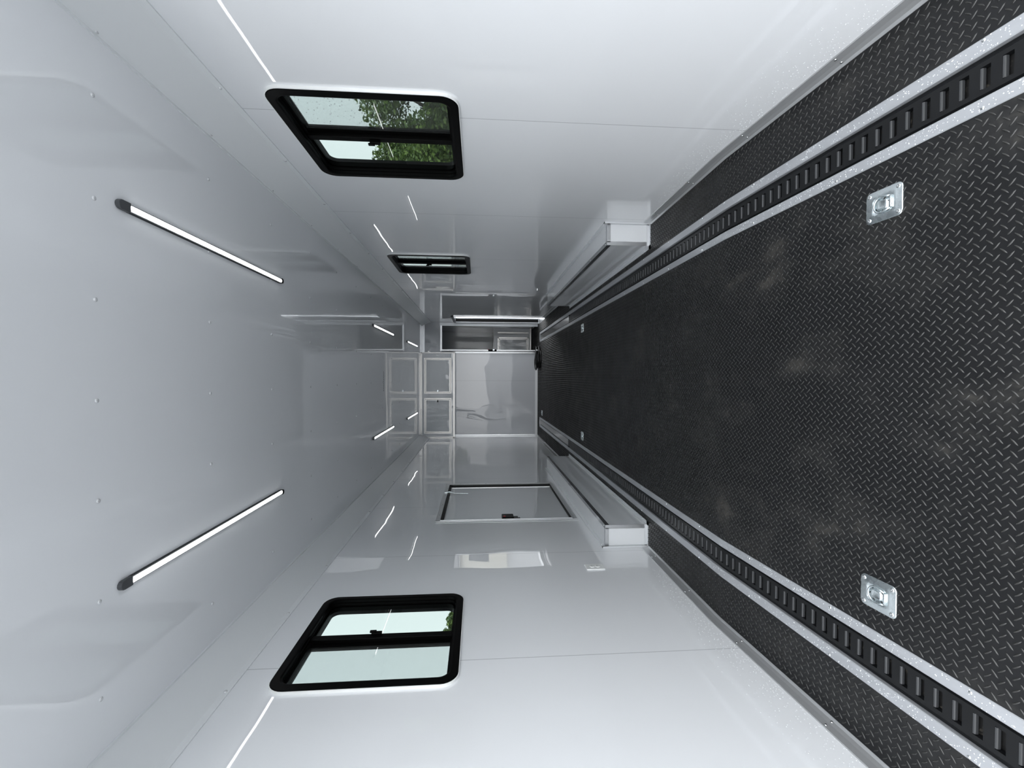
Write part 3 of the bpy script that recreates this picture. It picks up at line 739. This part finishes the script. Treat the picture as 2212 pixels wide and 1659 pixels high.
tag(mb.build('water_droplets', M_drop, smooth=True), 'fine raindrops on the lower walls and silver floor strips nearest the viewer', 'raindrops', kind='stuff')

# ------------------------------------------------------------------ outside
mb = MB(); mb.quad((-90, -90, -.62), (90, -90, -.62), (90, 90, -.62), (-90, 90, -.62)); struct(mb.build('ground', M_asph))
def tree(name, loc, rad, n, leaf, label, seed):
    r = random.Random(seed); e = empty(name, loc, label, 'tree'); x, y, z = loc
    mb = MB(); ct = Vector((x, y, z+rad[2]*1.35+rad[3]))
    mb.tube([(x, y, z), (x+.05, y, z+rad[3]), (x, y+.1, ct.z)], [.28*rad[0]/3, .2*rad[0]/3, .05], 8)
    for k in range(7):
        a = 2*PI*k/7; mb.tube([(x, y, z+rad[3]*.9), (x+math.cos(a)*rad[0]*.4, y+math.sin(a)*rad[1]*.4, ct.z-.1), (x+math.cos(a)*rad[0]*.75, y+math.sin(a)*rad[1]*.75, ct.z+rad[2]*.3)], [.08, .05, .015], 6)
    part(mb, 'trunk', M_bark, e)
    mb = MB(); blobs = []
    for k in range(46):
        while True:
            q = Vector((r.uniform(-1, 1), r.uniform(-1, 1), r.uniform(-1, 1)))
            if .45 < q.length < 1: break
        blobs.append((ct+Vector((q.x*rad[0], q.y*rad[1], q.z*rad[2])), r.uniform(.18, .30)*rad[0]))
    for i in range(n):
        c, br = r.choice(blobs); d = Vector((r.gauss(0, 1), r.gauss(0, 1), r.gauss(0, 1))).normalized()
        c = c+d*br*(r.random()**.4); u = Vector((r.gauss(0, 1), r.gauss(0, 1), r.gauss(0, .6))).normalized(); v = u.orthogonal().normalized(); v.rotate(Matrix.Rotation(r.uniform(0, 6.28), 3, u)); s_ = leaf*r.uniform(.6, 1.3)
        mb.quad(c-u*s_, c+v*s_*.45, c+u*s_, c-v*s_*.45, m=r.choice(M_leafs))
    part(mb, 'foliage', None, e)
    return e
tree('leafy_tree', (7.85, 14.0, -.62), (3.0, 2.8, 1.72, 1.10), 68000, .070, 'large green leafy tree seen through the upper near window', 3)
tree('leafy_tree', (-11.35, 20.2, -.62), (.75, .75, .65, 1.9), 2500, .10, 'small green treetop in the corner of the lower window', 5)
e = empty('house', (8.6, 30, -.62), 'distant cream house with dark windows seen through the small far window', 'house')
mb = MB(); mb.box(7.0, 15.0, 30, 37, -.62, 2.55); part(mb, 'wall', M_cream, e)
mb = MB(); mb.loft([[(6.7, 29.7, 2.55), (15.3, 29.7, 2.55), (15.3, 33.5, 3.2), (6.7, 33.5, 3.2)], [(6.7, 29.7, 2.65), (15.3, 29.7, 2.65), (15.3, 33.5, 3.3), (6.7, 33.5, 3.3)]], M_roof, True, (True, True)); part(mb, 'roof', None, e)
for xw in (7.25, 8.1, 9.3, 10.5):
    mb = MB(); mb.box(xw, xw+.55, 29.96, 30.0, .6, 1.9); part(mb, 'window', M_pane, e)

# behind the viewer: unseen house and trees, added to block sky and fill reflections
e = empty('house', (-3.5, -17, -.62), 'unseen grey house added behind the viewer to block sky light and show in reflections', 'house')
mb = MB(); mb.box(-13, -3.0, -25, -17, -.62, 2.4); part(mb, 'wall', mat('grey_siding', (0.22, 0.225, 0.22), 0.8), e)
mb = MB(); mb.loft([[(-13.5, -16.5, 2.4), (-2.5, -16.5, 2.4), (-2.5, -21, 3.6), (-13.5, -21, 3.6)], [(-13.5, -16.5, 2.5), (-2.5, -16.5, 2.5), (-2.5, -21, 3.7), (-13.5, -21, 3.7)]], M_roof, True, (True, True)); part(mb, 'roof', None, e)
for xw in (-12, -9.5, -7, -4.8):
    mb = MB(); mb.box(xw, xw+1.3, -17, -16.96, .5, 1.8); part(mb, 'window', M_pane, e)
tree('leafy_tree', (6.5, -15.0, -.62), (2.8, 2.6, 2.0, 1.0), 9000, .14, 'large unseen leafy tree added behind the viewer to screen the sky, right of the grey house', 11)
tree('leafy_tree', (12.5, -17.0, -.62), (3.0, 2.6, 2.1, 1.0), 7000, .15, 'second unseen leafy tree added behind the viewer to screen the sky, beyond the first', 12)
tree('leafy_tree', (-14.0, -14.0, -.62), (2.6, 2.6, 2.0, 1.0), 7000, .15, 'unseen leafy tree added behind the viewer to screen the sky, left of the grey house', 13)
